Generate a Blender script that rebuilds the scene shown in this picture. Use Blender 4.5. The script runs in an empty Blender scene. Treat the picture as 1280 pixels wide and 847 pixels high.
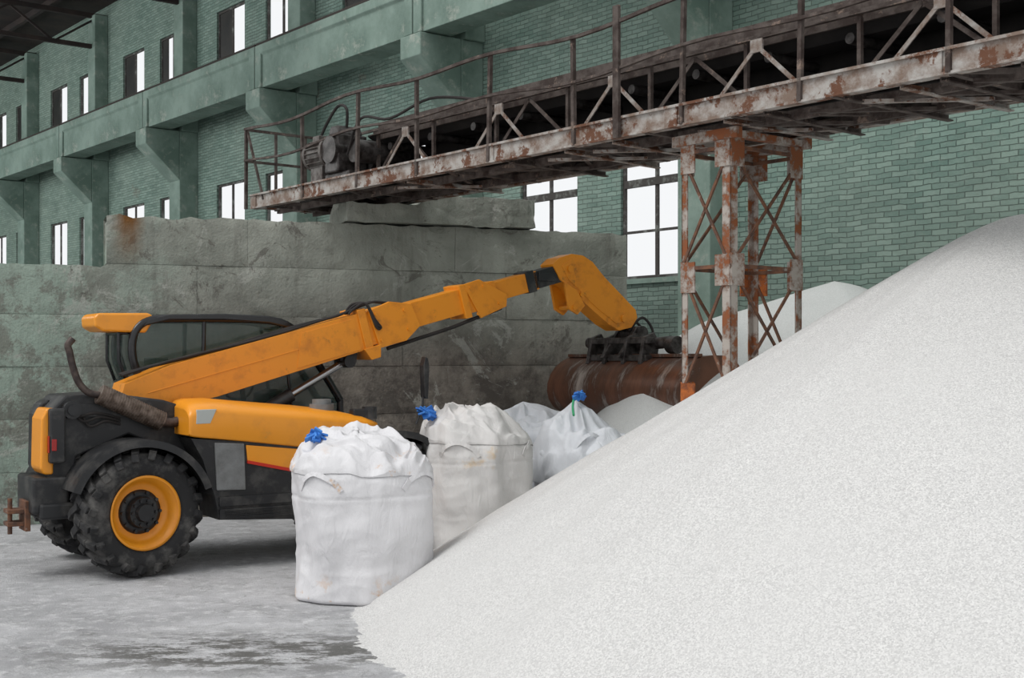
import bpy, bmesh, math, random
from mathutils import Vector, Matrix, noise
random.seed(4)
pi=math.pi
# ---------------------------------------------------------------- survey data
F=1600.0; CH=2.1; HZ=447.0
TH=math.atan(1285/F); cT,sT,tT=math.cos(TH),math.sin(TH),math.tan(TH)
HALL=Matrix.Rotation(-(pi/2-TH),4,'Z')          # hall frame: x along long wall, y = distance to it
def hx(px,D):                                    # station along the hall measured from the photo
    u=px+645; return -D*(F/(u*cT*cT)-tT)
OFF={}
# ---------------------------------------------------------------- materials
def L(r,g,b):
    f=lambda c:(c/255/12.92) if c/255<=.04045 else ((c/255+.055)/1.055)**2.4
    return (f(r),f(g),f(b),1)
class N:
    def __init__(s,name):
        s.m=bpy.data.materials.new(name); s.m.use_nodes=True
        s.t=s.m.node_tree; s.b=s.t.nodes['Principled BSDF']
        s.tc=s.n('ShaderNodeTexCoord'); s.co=s.tc.outputs['Object']
    def n(s,k): return s.t.nodes.new(k)
    def l(s,a,b): s.t.links.new(a,b)
    def mapping(s,sc,src=None):
        m=s.n('ShaderNodeMapping'); m.inputs['Scale'].default_value=sc; s.l(src or s.co,m.inputs[0]); return m.outputs[0]
    def noise(s,scale,detail=6,rough=.6,src=None,dist=0,out='Fac'):
        q=s.n('ShaderNodeTexNoise'); q.inputs['Scale'].default_value=scale; q.inputs['Detail'].default_value=detail
        q.inputs['Roughness'].default_value=rough; q.inputs['Distortion'].default_value=dist
        s.l(src or s.co,q.inputs['Vector']); return q.outputs[out]
    def ramp(s,fac,a,b,c0=(0,0,0,1),c1=(1,1,1,1)):
        r=s.n('ShaderNodeValToRGB'); e=r.color_ramp.elements
        e[0].position=a; e[1].position=b; e[0].color=c0; e[1].color=c1; s.l(fac,r.inputs[0]); return r.outputs[0]
    def mix(s,fac,a,b,mode='MIX'):
        m=s.n('ShaderNodeMix'); m.data_type='RGBA'; m.blend_type=mode
        for v,i in ((fac,0),(a,6),(b,7)):
            if hasattr(v,'links'): s.l(v,m.inputs[i])
            else: m.inputs[i].default_value=v
        return m.outputs[2]
    def math(s,op,a,b=None):
        m=s.n('ShaderNodeMath'); m.operation=op
        for v,i in ((a,0),(b,1)):
            if v is None: continue
            if hasattr(v,'links'): s.l(v,m.inputs[i])
            else: m.inputs[i].default_value=v
        return m.outputs[0]
    def col(s,v):
        if hasattr(v,'links'): s.l(v,s.b.inputs['Base Color'])
        else: s.b.inputs['Base Color'].default_value=v
    def bump(s,h,st,dist=.02):
        b=s.n('ShaderNodeBump'); b.inputs['Strength'].default_value=st; b.inputs['Distance'].default_value=dist
        s.l(h,b.inputs['Height']); s.l(b.outputs[0],s.b.inputs['Normal'])
def simple(name,c1,c2=None,scale=4,lo=.45,hi=.6,rough=.6,metal=0,bump=0,bsc=30,c3=None,s3=9,lo3=.58,hi3=.65,stretch=None):
    k=N(name); k.b.inputs['Roughness'].default_value=rough; k.b.inputs['Metallic'].default_value=metal
    src=k.mapping(stretch) if stretch else k.co
    c=c1
    if c2: c=k.mix(k.ramp(k.noise(scale,8,.65,src),lo,hi),c1,c2)
    if c3: c=k.mix(k.ramp(k.noise(s3,8,.75,src),lo3,hi3),c,c3)
    k.col(c)
    if bump: k.bump(k.noise(bsc,5),bump,.01)
    return k.m
M={}
M['orange']=simple('orange_paint',L(224,140,28),L(180,106,28),5,.5,.8,.4,c3=L(70,52,40),s3=4.2,lo3=.59,hi3=.76)
M['orange_clean']=simple('orange_paint_clean',L(230,148,34),L(206,132,38),3,.5,.8,.34,c3=L(176,142,90),s3=6,lo3=.64,hi3=.82)
M['black']=simple('black_frame',L(28,29,31),L(84,82,79),4,.48,.78,.5)
M['gloss']=simple('black_gloss_frame',L(22,23,25),L(40,41,42),5,.5,.75,.25)
M['rubber']=simple('tyre_rubber',L(34,34,35),L(96,94,91),4,.48,.72,.85,bump=.3)
M['glass']=N('cab_glass').m
b=M['glass'].node_tree.nodes['Principled BSDF']; b.inputs['Base Color'].default_value=L(62,84,78); b.inputs['Alpha'].default_value=.32; b.inputs['Roughness'].default_value=.03
M['grey']=simple('grey_plate',L(120,122,122),L(90,90,89),6,.4,.7,.55)
M['light']=simple('lamp_lens',L(170,174,170),None,rough=.2)
M['red']=simple('red_lens',L(150,22,18),None,rough=.25)
M['redline']=simple('red_stripe',L(190,40,20),None,rough=.4)
M['exhaust']=simple('muffler_metal',L(124,110,100),L(84,70,60),14,.4,.6,.5,.5)
M['pipe']=simple('exhaust_pipe_metal',L(88,76,70),L(56,48,46),10,.4,.6,.5,.5)
M['steel']=simple('dirty_steel',L(84,80,78),L(40,35,33),8,.4,.6,.5,.4)
M['motor']=simple('motor_casting',L(110,106,102),L(60,48,43),7,.42,.62,.6,.3)
M['chrome']=simple('piston_chrome',L(160,160,160),None,rough=.2,metal=.9)
M['bucket']=simple('scraped_bucket_steel',L(118,80,62),L(68,52,45),2.6,.38,.62,.36,.45,bump=.15,c3=L(176,164,156),s3=2.6,lo3=.52,hi3=.66,stretch=(.5,1.6,.35))
M['inside']=simple('bucket_inside',L(190,186,180),L(140,130,122),3,.4,.6,.7)
M['peel']=simple('peeling_paint_rust',L(168,164,159),L(120,102,90),5,.40,.60,.8,bump=.5,bsc=25,c3=L(98,62,42),s3=3.4,lo3=.52,hi3=.57)
M['peelT']=simple('peeling_tower_paint',L(166,158,150),L(104,78,62),5,.42,.56,.8,bump=.5,bsc=25,c3=L(130,74,40),s3=5,lo3=.50,hi3=.56)
M['peelD']=simple('dark_rusty_steel',L(86,77,72),L(52,40,35),6,.4,.6,.85,bump=.4,c3=L(130,112,100),s3=5,lo3=.58,hi3=.66)
M['brace']=simple('rusty_brace_steel',L(78,58,49),L(116,78,56),9,.4,.6,.85,bump=.3,c3=L(150,142,134),s3=7,lo3=.6,hi3=.66)
M['rustor']=simple('orange_rust',L(176,96,40),L(110,60,34),12,.4,.6,.85,bump=.4,c3=L(160,154,146),s3=6,lo3=.56,hi3=.62)
M['belt']=simple('conveyor_belt',L(34,31,30),L(54,49,47),3,.4,.7,.9)
M['beamgreen']=simple('crane_beam_paint',L(128,147,137),L(97,117,107),1.2,.4,.65,.85,bump=.25,bsc=8,c3=L(156,162,152),s3=2.5,lo3=.55,hi3=.68)
M['raild']=simple('rail_dark',L(52,46,42),None,rough=.9)
M['frame']=simple('window_frame_paint',L(64,60,57),L(110,112,108),4,.5,.6,.8)
M['pane']=simple('dirty_pane',L(52,50,48),L(38,38,38),2,.4,.6,.4)
M['ceil']=simple('roof_sheet',L(54,44,40),L(38,32,31),1.5,.4,.6,.9)
M['blue']=simple('blue_tie',L(60,130,210),L(36,94,175),8,.4,.6,.6)
M['greenstring']=simple('green_string',L(60,160,110),None,rough=.6)
def bagmat(name,base,stain,lo,hi,zs=1.2,dark=.88,low=None):
    k=N(name); k.b.inputs['Roughness'].default_value=.6
    c=k.mix(k.ramp(k.noise(2.2,6,.6),.4,.75),base,tuple(x*dark for x in base[:3])+(1,))
    c=k.mix(k.ramp(k.noise(zs,6,.6),lo,hi),c,stain)
    if low:
        sp=k.n('ShaderNodeSeparateXYZ'); k.l(k.co,sp.inputs[0])
        f=k.math('MULTIPLY',k.ramp(sp.outputs[2],.05,.28,(1,1,1,1),(0,0,0,1)),k.ramp(k.noise(4,6,.7),.57,.66)); c=k.mix(f,c,low)
    k.col(c)
    w=k.noise(90,2,.5); f=k.noise(5,6,.6,k.mapping((1.6,1.6,.6)),1.5)
    k.bump(k.math('ADD',k.math('MULTIPLY',w,.06),f),.5,.03)
    return k.m
M['bag']=bagmat('woven_bag',L(216,215,217),L(204,196,186),.68,.82,1.6,low=L(198,156,112))
M['bag2']=bagmat('woven_bag_stained',L(210,208,206),L(208,170,104),.61,.74,1.9)
M['bag3']=bagmat('thin_plastic_bag',L(210,213,218),L(186,190,194),.5,.7)
def brickmat():
    k=N('green_painted_brick'); k.b.inputs['Roughness'].default_value=.8
    sp=k.n('ShaderNodeSeparateXYZ'); k.l(k.co,sp.inputs[0])
    wob=k.n('ShaderNodeVectorMath'); wob.operation='MULTIPLY_ADD'; k.l(k.noise(3,4,.6,out='Color'),wob.inputs[0]); wob.inputs[1].default_value=(.06,.06,.06)
    cb=k.n('ShaderNodeCombineXYZ'); k.l(sp.outputs[0],cb.inputs[0]); k.l(sp.outputs[2],cb.inputs[1]); k.l(cb.outputs[0],wob.inputs[2])
    br=k.n('ShaderNodeTexBrick'); k.l(wob.outputs[0],br.inputs['Vector'])
    br.inputs['Scale'].default_value=1; br.inputs['Brick Width'].default_value=.235; br.inputs['Row Height'].default_value=.072
    br.inputs['Mortar Size'].default_value=.008; br.inputs['Mortar Smooth'].default_value=.6; br.inputs['Bias'].default_value=0
    br.inputs['Color1'].default_value=L(130,154,143); br.inputs['Color2'].default_value=L(98,126,116); br.inputs['Mortar'].default_value=L(78,98,90)
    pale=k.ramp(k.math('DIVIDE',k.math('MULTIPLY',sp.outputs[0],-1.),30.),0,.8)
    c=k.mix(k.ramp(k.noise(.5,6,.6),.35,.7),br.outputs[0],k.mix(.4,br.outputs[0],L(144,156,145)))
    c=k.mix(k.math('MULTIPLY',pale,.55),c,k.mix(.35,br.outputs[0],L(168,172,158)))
    wear=k.ramp(k.noise(3.4,10,.85),.53,.60)
    c=k.mix(k.math('MULTIPLY',wear,.5),c,k.mix(.3,br.outputs[0],L(172,180,168)))
    soot=k.ramp(k.noise(.9,8,.78),.48,.66)
    c=k.mix(k.math('MULTIPLY',soot,.6),c,k.mix(.4,br.outputs[0],L(80,86,79)))
    red=k.ramp(k.noise(1.1,8,.7),.63,.68); low=k.ramp(k.math('DIVIDE',sp.outputs[2],8.0),.36,.60,(1,1,1,1),(0,0,0,1))
    c=k.mix(k.math('MULTIPLY',red,.6),c,k.mix(.6,br.outputs[0],L(110,84,72)))
    dirt=k.math('MULTIPLY',low,k.ramp(k.noise(.8,6,.6),.2,.5))
    c=k.mix(k.math('MULTIPLY',dirt,.9),c,k.mix(.4,br.outputs[0],L(88,85,79)))
    k.col(c)
    k.bump(k.math('SUBTRACT',k.math('MULTIPLY',k.noise(18,4),.9),br.outputs['Fac']),.9,.014)
    return k.m
M['brick']=brickmat()
def concmat(name='old_cast_concrete',plain=False):
    k=N(name); k.b.inputs['Roughness'].default_value=.9
    sp=k.n('ShaderNodeSeparateXYZ'); k.l(k.co,sp.inputs[0])
    c=k.mix(k.ramp(k.noise(1.0,8,.6),.38,.65),L(158,161,151),L(124,127,118))
    if not plain:
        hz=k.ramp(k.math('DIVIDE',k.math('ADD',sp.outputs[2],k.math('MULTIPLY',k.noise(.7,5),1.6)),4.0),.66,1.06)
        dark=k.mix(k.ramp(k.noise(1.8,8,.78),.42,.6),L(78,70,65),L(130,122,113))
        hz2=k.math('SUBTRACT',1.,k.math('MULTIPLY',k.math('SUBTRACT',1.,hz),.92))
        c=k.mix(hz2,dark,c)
        gx=k.ramp(k.math('DIVIDE',k.math('ADD',k.math('ADD',sp.outputs[0],8.),k.math('MULTIPLY',k.noise(.9,5),2.)),16.),.44,.58)
        c2=k.mix(k.ramp(k.noise(1.6,8,.8),.47,.53),L(150,168,155),L(120,126,116))
        c=k.mix(gx,k.mix(.8,c,c2),c)
    st=k.ramp(k.noise(2.4,6,.7,k.mapping((1.5,1.5,.16))),.52,.72)
    c=k.mix(k.math('MULTIPLY',st,.5),c,L(70,63,58))
    c=k.mix(k.math('MULTIPLY',k.ramp(k.noise(1.1,8,.8,None,1),.56,.60),.55),c,L(172,173,165))
    c=k.mix(k.math('MULTIPLY',k.ramp(k.noise(1.7,8,.8,None,1),.58,.62),.6),c,L(80,74,68))
    c=k.mix(k.math('MULTIPLY',k.ramp(k.noise(9,8,.8),.56,.64),.35),c,L(90,86,80))
    if not plain:
        xm_=k.ramp(k.math('ABSOLUTE',k.math('ADD',sp.outputs[0],k.math('ADD',1.0,k.math('MULTIPLY',k.noise(5,5),-.15)))),.05,.22,(1,1,1,1),(0,0,0,1))
        zm=k.ramp(k.math('DIVIDE',sp.outputs[2],4.),.82,.97)
        c=k.mix(k.math('MULTIPLY',xm_,zm),c,L(112,74,30))
    k.col(c)
    k.bump(k.math('ADD',k.noise(3,8,.65),k.math('MULTIPLY',k.noise(30,4),.3)),.9,.04)
    return k.m
M['conc']=concmat(); M['conc2']=concmat('broken_concrete',True)
def floormat():
    k=N('dusty_concrete_floor'); k.b.inputs['Roughness'].default_value=.75
    c=k.mix(k.ramp(k.noise(.9,8,.65),.4,.62),L(190,190,192),L(158,158,160))
    c=k.mix(k.ramp(k.noise(6,8,.8),.5,.66),c,L(210,210,211))
    c=k.mix(k.math('MULTIPLY',k.ramp(k.noise(5,8,.85,None,1),.54,.60),.6),c,L(128,128,127))
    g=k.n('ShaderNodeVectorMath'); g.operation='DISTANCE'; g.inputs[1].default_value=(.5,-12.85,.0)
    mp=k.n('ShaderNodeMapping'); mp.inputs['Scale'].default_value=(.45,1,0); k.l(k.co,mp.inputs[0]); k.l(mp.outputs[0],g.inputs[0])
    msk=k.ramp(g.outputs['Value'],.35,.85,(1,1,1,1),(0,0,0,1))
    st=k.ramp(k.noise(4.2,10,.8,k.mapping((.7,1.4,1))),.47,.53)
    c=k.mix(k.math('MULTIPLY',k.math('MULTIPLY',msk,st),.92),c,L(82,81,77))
    st2=k.ramp(k.noise(3.0,8,.85,k.mapping((.5,1.2,1))),.58,.63)
    c=k.mix(k.math('MULTIPLY',st2,.5),c,L(104,104,102))
    k.col(c); k.bump(k.math('ADD',k.noise(9,8,.75),k.noise(60,4)),.8,.02)
    return k.m
M['floor']=floormat()
def pilemat(name,a,b_):
    k=N(name); k.b.inputs['Roughness'].default_value=.9
    v=k.n('ShaderNodeTexVoronoi'); v.inputs['Scale'].default_value=110; k.l(k.co,v.inputs['Vector'])
    c=k.mix(k.ramp(v.outputs['Color'],.1,.9),a,b_)
    c=k.mix(k.math('MULTIPLY',k.ramp(k.noise(1.0,5,.6,k.mapping((1,1,.5))),.35,.7),.4),c,tuple(x*.84 for x in b_[:3])+(1,))
    k.col(c); k.bump(k.math('ADD',k.noise(130,2,.6),k.math('MULTIPLY',v.outputs['Distance'],-1.)),.45,.008)
    return k.m
M['pile']=pilemat('white_granules',L(182,181,180),L(220,219,217))
M['pile2']=pilemat('grey_powder',L(186,188,186),L(204,206,204))
# ---------------------------------------------------------------- mesh builder
class MB:
    def __init__(s): s.v=[];s.f=[];s.m=[];s.s=[]
    def add(s,vs,fs,mi=0,sm=False):
        o=len(s.v); s.v+= [Vector(v) for v in vs]
        for f in fs: s.f.append([i+o for i in f]); s.m.append(mi); s.s.append(sm)
        return s
    def box(s,x0,x1,y0,y1,z0,z1,mi=0):
        v=[(x,y,z) for z in (z0,z1) for y in (y0,y1) for x in (x0,x1)]
        return s.add(v,[(0,2,3,1),(4,5,7,6),(0,1,5,4),(1,3,7,5),(3,2,6,7),(2,0,4,6)],mi)
    def fr(s,p,q,up=(0,0,1)):
        p,q=Vector(p),Vector(q); d=(q-p).normalized(); up=Vector(up)
        if abs(d.dot(up))>.98: up=Vector((0,1,0)) if abs(d.y)<.9 else Vector((1,0,0))
        a=d.cross(up).normalized(); b=a.cross(d).normalized(); return p,q,a,b
    def beam(s,p,q,w,h,mi=0,up=(0,0,1)):
        p,q,a,b=s.fr(p,q,up)
        v=[c+a*x*w/2+b*y*h/2 for c in (p,q) for x,y in ((-1,-1),(1,-1),(1,1),(-1,1))]
        return s.add(v,[(0,1,2,3),(7,6,5,4),(0,4,5,1),(1,5,6,2),(2,6,7,3),(3,7,4,0)],mi)
    def angle(s,p,q,w,t,mi=0,up=(0,0,1),fx=1,fy=1):
        p,q,a,b=s.fr(p,q,up)
        prof=[(0,0),(w,0),(w,t),(t,t),(t,w),(0,w)]
        v=[c+a*x*fx+b*y*fy for c in (p,q) for x,y in prof]; n=6
        return s.add(v,[tuple(range(n)),tuple(range(2*n-1,n-1,-1))]+[(i,i+n,(i+1)%n+n,(i+1)%n) for i in range(n)],mi)
    def cyl(s,p,q,r,r2=None,n=20,mi=0,sm=True):
        r2=r if r2 is None else r2
        p,q,a,b=s.fr(p,q)
        v=[c+(a*math.cos(2*pi*i/n)+b*math.sin(2*pi*i/n))*rr for c,rr in ((p,r),(q,r2)) for i in range(n)]
        s.add(v,[(i,i+n,(i+1)%n+n,(i+1)%n) for i in range(n)],mi,sm)
        return s.add(v,[tuple(range(n)),tuple(range(2*n-1,n-1,-1))],mi)
    def tube(s,pts,r,n=8,mi=0):
        pts=[Vector(p) for p in pts]; vs=[]; pa=None
        for i,p in enumerate(pts):
            d=(pts[min(i+1,len(pts)-1)]-pts[max(i-1,0)]).normalized()
            if pa is None:
                up=Vector((0,0,1)) if abs(d.z)<.9 else Vector((0,1,0)); a=d.cross(up).normalized()
            else: a=(pa-d*pa.dot(d)).normalized()
            pa=a; b=a.cross(d); rr=r[i] if isinstance(r,(list,tuple)) else r
            vs+=[p+(a*math.cos(2*pi*j/n)+b*math.sin(2*pi*j/n))*rr for j in range(n)]
        fs=[(i*n+j,i*n+(j+1)%n,(i+1)*n+(j+1)%n,(i+1)*n+j) for i in range(len(pts)-1) for j in range(n)]
        s.add(vs,fs,mi,True); k=(len(pts)-1)*n
        return s.add(vs,[tuple(range(n))[::-1],tuple(range(k,k+n))],mi)
    def prism(s,pts,a,b,axis='y',mi=0):
        n=len(pts)
        g={'y':lambda u,v,c:(u,c,v),'x':lambda u,v,c:(c,u,v),'z':lambda u,v,c:(u,v,c)}[axis]
        v=[g(u,w,c) for c in (a,b) for u,w in pts]
        return s.add(v,[tuple(range(n)),tuple(range(2*n-1,n-1,-1))]+[(i,i+n,(i+1)%n+n,(i+1)%n) for i in range(n)],mi)
    def lathe_y(s,prof,n=48,mi=0,sm=True,c=(0,0,0),closed=True):
        k=len(prof); vs=[(c[0]+r*math.cos(2*pi*i/n),c[1]+y,c[2]+r*math.sin(2*pi*i/n)) for i in range(n) for y,r in prof]
        fs=[]
        for i in range(n):
            for j in range(k if closed else k-1):
                fs.append((i*k+j,i*k+(j+1)%k,((i+1)%n)*k+(j+1)%k,((i+1)%n)*k+j))
        return s.add(vs,fs,mi,sm)
    def obj(s,name,mats,parent=None,frame=None,bevel=0,label=None,cat=None,fixn=True,struct=False,group=None,sub=0,seg=2):
        xs=[v.x for v in s.v]; ys=[v.y for v in s.v]; zs=[v.z for v in s.v]
        c=Vector(((min(xs)+max(xs))/2,(min(ys)+max(ys))/2,min(zs)))
        me=bpy.data.meshes.new(name); me.from_pydata([v-c for v in s.v],[],s.f)
        mats=mats if isinstance(mats,(list,tuple)) else [mats]
        for m in mats: me.materials.append(M[m])
        for p,mi,sm in zip(me.polygons,s.m,s.s): p.material_index=mi; p.use_smooth=sm
        if fixn:
            bm=bmesh.new(); bm.from_mesh(me)
            if fixn=='weld': bmesh.ops.remove_doubles(bm,verts=bm.verts,dist=1e-5)
            bmesh.ops.recalc_face_normals(bm,faces=bm.faces); bm.to_mesh(me); bm.free()
        ob=bpy.data.objects.new(name,me); bpy.context.scene.collection.objects.link(ob)
        if parent is not None:
            ob.parent=parent; ob.location=c-OFF.get(parent.name,Vector()); OFF[ob.name]=c
        else:
            fr=frame or Matrix.Identity(4); ob.location=fr@c; ob.rotation_euler=fr.to_euler(); OFF[ob.name]=c
        if bevel:
            b=ob.modifiers.new('Bevel','BEVEL'); b.width=bevel; b.segments=seg; b.limit_method='ANGLE'; b.angle_limit=.6
        if sub:
            u=ob.modifiers.new('Sub','SUBSURF'); u.levels=sub; u.render_levels=sub
        if label: ob['label']=label
        if cat: ob['category']=cat
        if struct: ob['kind']='structure'
        if group: ob['group']=group
        return ob
def cat_(pts,k=6,closed=False):       # Catmull-Rom smoothing
    out=[]; n=len(pts); P=[Vector(p) for p in pts]
    rng=range(n) if closed else range(n-1)
    for i in rng:
        if closed: a,b,c,d=P[i-1],P[i],P[(i+1)%n],P[(i+2)%n]
        else: a,b,c,d=P[max(i-1,0)],P[i],P[i+1],P[min(i+2,n-1)]
        for j in range(k):
            t=j/k; out.append(.5*((2*b)+(c-a)*t+(2*a-5*b+4*c-d)*t*t+(3*b-a-3*c+d)*t**3))
    if not closed: out.append(P[-1])
    return out
def empty(name,loc,rz=0,parent=None,label=None,cat=None,group=None):
    e=bpy.data.objects.new(name,None); bpy.context.scene.collection.objects.link(e)
    e.location=loc; e.rotation_euler=(0,0,rz); e.empty_display_size=.2
    if parent: e.parent=parent
    if label: e['label']=label
    if cat: e['category']=cat
    if group: e['group']=group
    return e
# ---------------------------------------------------------------- room
MB().box(-30,24,-8,52,-.3,0).obj('floor','floor',label='dusty grey concrete floor with dark damp stains',cat='floor',struct=True)
DW=14.25
PIL=[-(12.9+6*k) for k in range(-1,7)]
WINX=[]
for k in range(0,7):
    WINX+= [-(14.2+6*k),-(16.75+6*k)]
holes=[]
for x in WINX:
    holes.append((x-.75,x+.75,3.35,6.4)); holes.append((x-.75,x+.75,9.35,10.7))
w=MB()
xs=sorted(set([-54.,4.]+[h[0] for h in holes]+[h[1] for h in holes])); zs=[0,3.35,6.4,9.35,10.7,12.4]
for i in range(len(xs)-1):
    for j in range(5):
        cx=(xs[i]+xs[i+1])/2; cz=(zs[j]+zs[j+1])/2
        if any(h[0]<cx<h[1] and h[2]<cz<h[3] for h in holes): continue
        w.box(xs[i],xs[i+1],DW,DW+.14,zs[j],zs[j+1])
w.obj('wall_back','brick',frame=HALL,fixn=False,label='long green painted brick factory wall',cat='wall',struct=True)
MB().box(-54.5,-54,-16,DW+.14,0,12.4).obj('wall_end','brick',frame=HALL,label='green painted brick end wall',cat='wall',struct=True)
wi=1
for idx,x in enumerate(WINX):
    for row,(z0,z1) in enumerate(((3.35,6.4),(9.35,10.7))):
        m=MB(); y0,y1=DW+.05,DW+.10
        x0,x1=x-.75,x+.75; t=.05
        m.box(x0,x0+t,y0,y1,z0,z1).box(x1-t,x1,y0,y1,z0,z1).box(x0+t,x1-t,y0,y1,z0,z0+t).box(x0+t,x1-t,y0,y1,z1-t,z1)
        if row==0:
            m.box(x0+t,x1-t,y0-.02,y1-.01,z0+1.46,z0+1.58)
            m.box(x0+t,x1-t,y0+.01,y1-.01,z0+.73,z0+.77)
            m.box(x-.03,x+.03,y0+.005,y1-.005,z0+t,z1-t)
        else:
            m.box(x-.03,x+.03,y0+.005,y1-.005,z0+t,z1-t)
            if idx%2==1 : m.box(x0+t,x-.04,y0+.02,y0+.04,z0+t,z1-t,1)
            elif idx%4==2: m.box(x0+t,x-.35,y0+.02,y0+.04,z0+t,z1-t,1)
        m.box(x0-.04,x1+.04,DW-.05,DW+.05,z0-.08,z0,2)
        m.obj('window_%d'%wi,['frame','pane','beamgreen'],frame=HALL,struct=True,
              label='tall multi-pane factory window in brick wall' if row==0 else 'small high factory window with dirty pane',cat='window'); wi+=1
ti=1
for x in PIL:
    m=MB(); a,b=x-.32,x+.32
    m.box(a,b,DW-.5,DW,0,7.85)
    m.prism([(DW-.5,6.6),(DW-.5,7.85),(12.85,7.85),(12.85,7.45)],a,b,'x')
    m.box(a+.05,b-.05,DW-.4,DW,8.9,12.1); m.box(a-.06,b+.06,DW-.45,DW,7.85,8.9)
    m.obj('trim_%d'%ti,'beamgreen',frame=HALL,bevel=.02,struct=True,label='green concrete pilaster with flared crane-beam corbel',cat='pilaster'); ti+=1
for i in range(len(PIL)-1):
    a,b=PIL[i+1]+.02,PIL[i]-.02
    m=MB()
    m.prism([(12.95,7.87),(13.55,7.87),(13.55,8.6),(13.6,8.6),(13.6,8.78),(12.9,8.78),(12.9,8.6),(12.95,8.55)],a,b,'x')
    m.box(a,b,13.2,13.3,8.78,8.9,1); m.box(a,b,12.92,13.55,8.78,8.84,1)
    m.box(a,a+.25,12.9,12.95,7.87,8.6); m.box(b-.25,b,12.9,12.95,7.87,8.6)
    m.obj('crane_beam',['beamgreen','raild'],frame=HALL,bevel=.012,label='green concrete crane runway beam along brick wall',cat='beam',group='crane runway beams')
m=MB().box(-54,-22,-16,DW,12.4,12.6)
for i in range(14):
    y=-14+i*2.05; m.box(-54,-22,y,y+.12,12.22,12.4)
m.obj('ceiling','ceil',frame=HALL,fixn=False,label='dark sheet roof with purlins',cat='ceiling',struct=True)
for k in range(2,7):
    x=PIL[k]; m=MB()
    m.beam((x,-16,12.1),(x,DW,12.1),.12,.14); m.beam((x,-16,11.2),(x,DW,11.2),.12,.12)
    for i in range(12):
        y=-16+i*2.5; m.beam((x,y,12.05),(x,y+1.25,11.2),.06,.06); m.beam((x,y+1.25,11.2),(x,y+2.5,12.05),.06,.06)
    m.obj('trim_%d'%ti,'ceil',frame=HALL,struct=True,label='dark steel roof truss',cat='truss'); ti+=1
# ---------------------------------------------------------------- concrete wall
ca=math.atan2(2.6,6.72); CF=Matrix.Translation((-5.05,16.5,0))@Matrix.Rotation(ca,4,'Z')
m=MB(); ch=.663
for r in range(6):
    x=-5.2 if r<5 else -.17
    first=True
    while x<7.25:
        ln=(random.uniform(1.2,2.2) if first else random.uniform(2.6,4.6)); first=False
        x2=min(x+ln,7.25)
        if 7.25-x2<.8: x2=7.25
        o=random.uniform(-.01,.01)
        nx=max(2,int((x2-x)/.08)); z0,z1=r*ch,(r+1)*ch
        def fy(xx,zz): return o+.020*noise.noise(Vector((xx*1.1,zz*1.1,r)))+.008*noise.noise(Vector((xx*5,zz*5,2)))
        def topz(xx): return (z1-.002) if not(r==5 or (r==4 and xx<-.17)) else z1-.02-.06*abs(noise.noise(Vector((xx*2.3,0,9))))-.03*abs(noise.noise(Vector((xx*9,0,4))))
        vs=[];nz=9
        for j in range(nz+1):
            for i in range(nx+1):
                xx=x+.001+(x2-x-.002)*i/nx; zz=z0+.002+(topz(xx)-z0-.002)*j/nz
                e_=.014 if j in(0,nz) else (.007 if i in (0,nx) else 0)
                vs.append((xx,fy(xx,zz)+max(0,e_*(.8+noise.noise(Vector((xx*3,zz*3,1)))*3)),zz))
        n1=len(vs)
        for j in (0,nz):
            for i in range(nx+1):
                v=vs[j*(nx+1)+i]; vs.append((v[0],.6,v[2]))
        fs=[(j*(nx+1)+i,j*(nx+1)+i+1,(j+1)*(nx+1)+i+1,(j+1)*(nx+1)+i) for j in range(nz) for i in range(nx)]
        for i in range(nx):
            fs.append((i,n1+i,n1+i+1,i+1)); a_=nz*(nx+1)+i; b_=n1+nx+1+i; fs.append((a_,a_+1,b_+1,b_)); fs.append((n1+i,b_,b_+1,n1+i+1))
        m.add(vs,fs,0,True)
        m.box(x+.02,x2-.001,.05,.59,z0,z1-.1); x=x2
o=m.obj('concrete_retaining_wall','conc',frame=CF,fixn=False,label='weathered grey cast concrete wall with stepped top',cat='wall')
bm=bmesh.new(); bm.from_mesh(o.data)
for e_ in bm.edges:
    if len(e_.link_faces)==2 and e_.calc_face_angle(0)>.6: e_.smooth=False
bm.to_mesh(o.data); bm.free()
def lump(m,x0,x1,y0,y1,z0,z1,amp,seed):
    bm=bmesh.new(); bmesh.ops.create_cube(bm,size=1)
    bmesh.ops.subdivide_edges(bm,edges=bm.edges[:],cuts=20,use_grid_fill=True)
    vs=[]
    for v in bm.verts:
        p=Vector(((v.co.x+.5)*(x1-x0)+x0,(v.co.y+.5)*(y1-y0)+y0,(v.co.z+.5)*(z1-z0)+z0))
        d=Vector([noise.noise(p*2.2+Vector((seed,i*7,0)))+.6*noise.noise(p*7+Vector((seed,i*7,0))) for i in range(3)])
        if v.co.z<-.49: d.z=0
        if v.co.z>.49 and p.x>4.15: p.z+=.15
        vs.append(p+d*amp)
    fs=[[v.index for v in f.verts] for f in bm.faces]; bm.free(); m.add(vs,fs,0,False)
m=MB(); lump(m,2.95,5.75,-.14,.7,3.97,4.23,.06,3)
m.obj('concrete_plinth','conc2',frame=CF,label='rough broken concrete plinth on top of concrete wall',cat='plinth')
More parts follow.
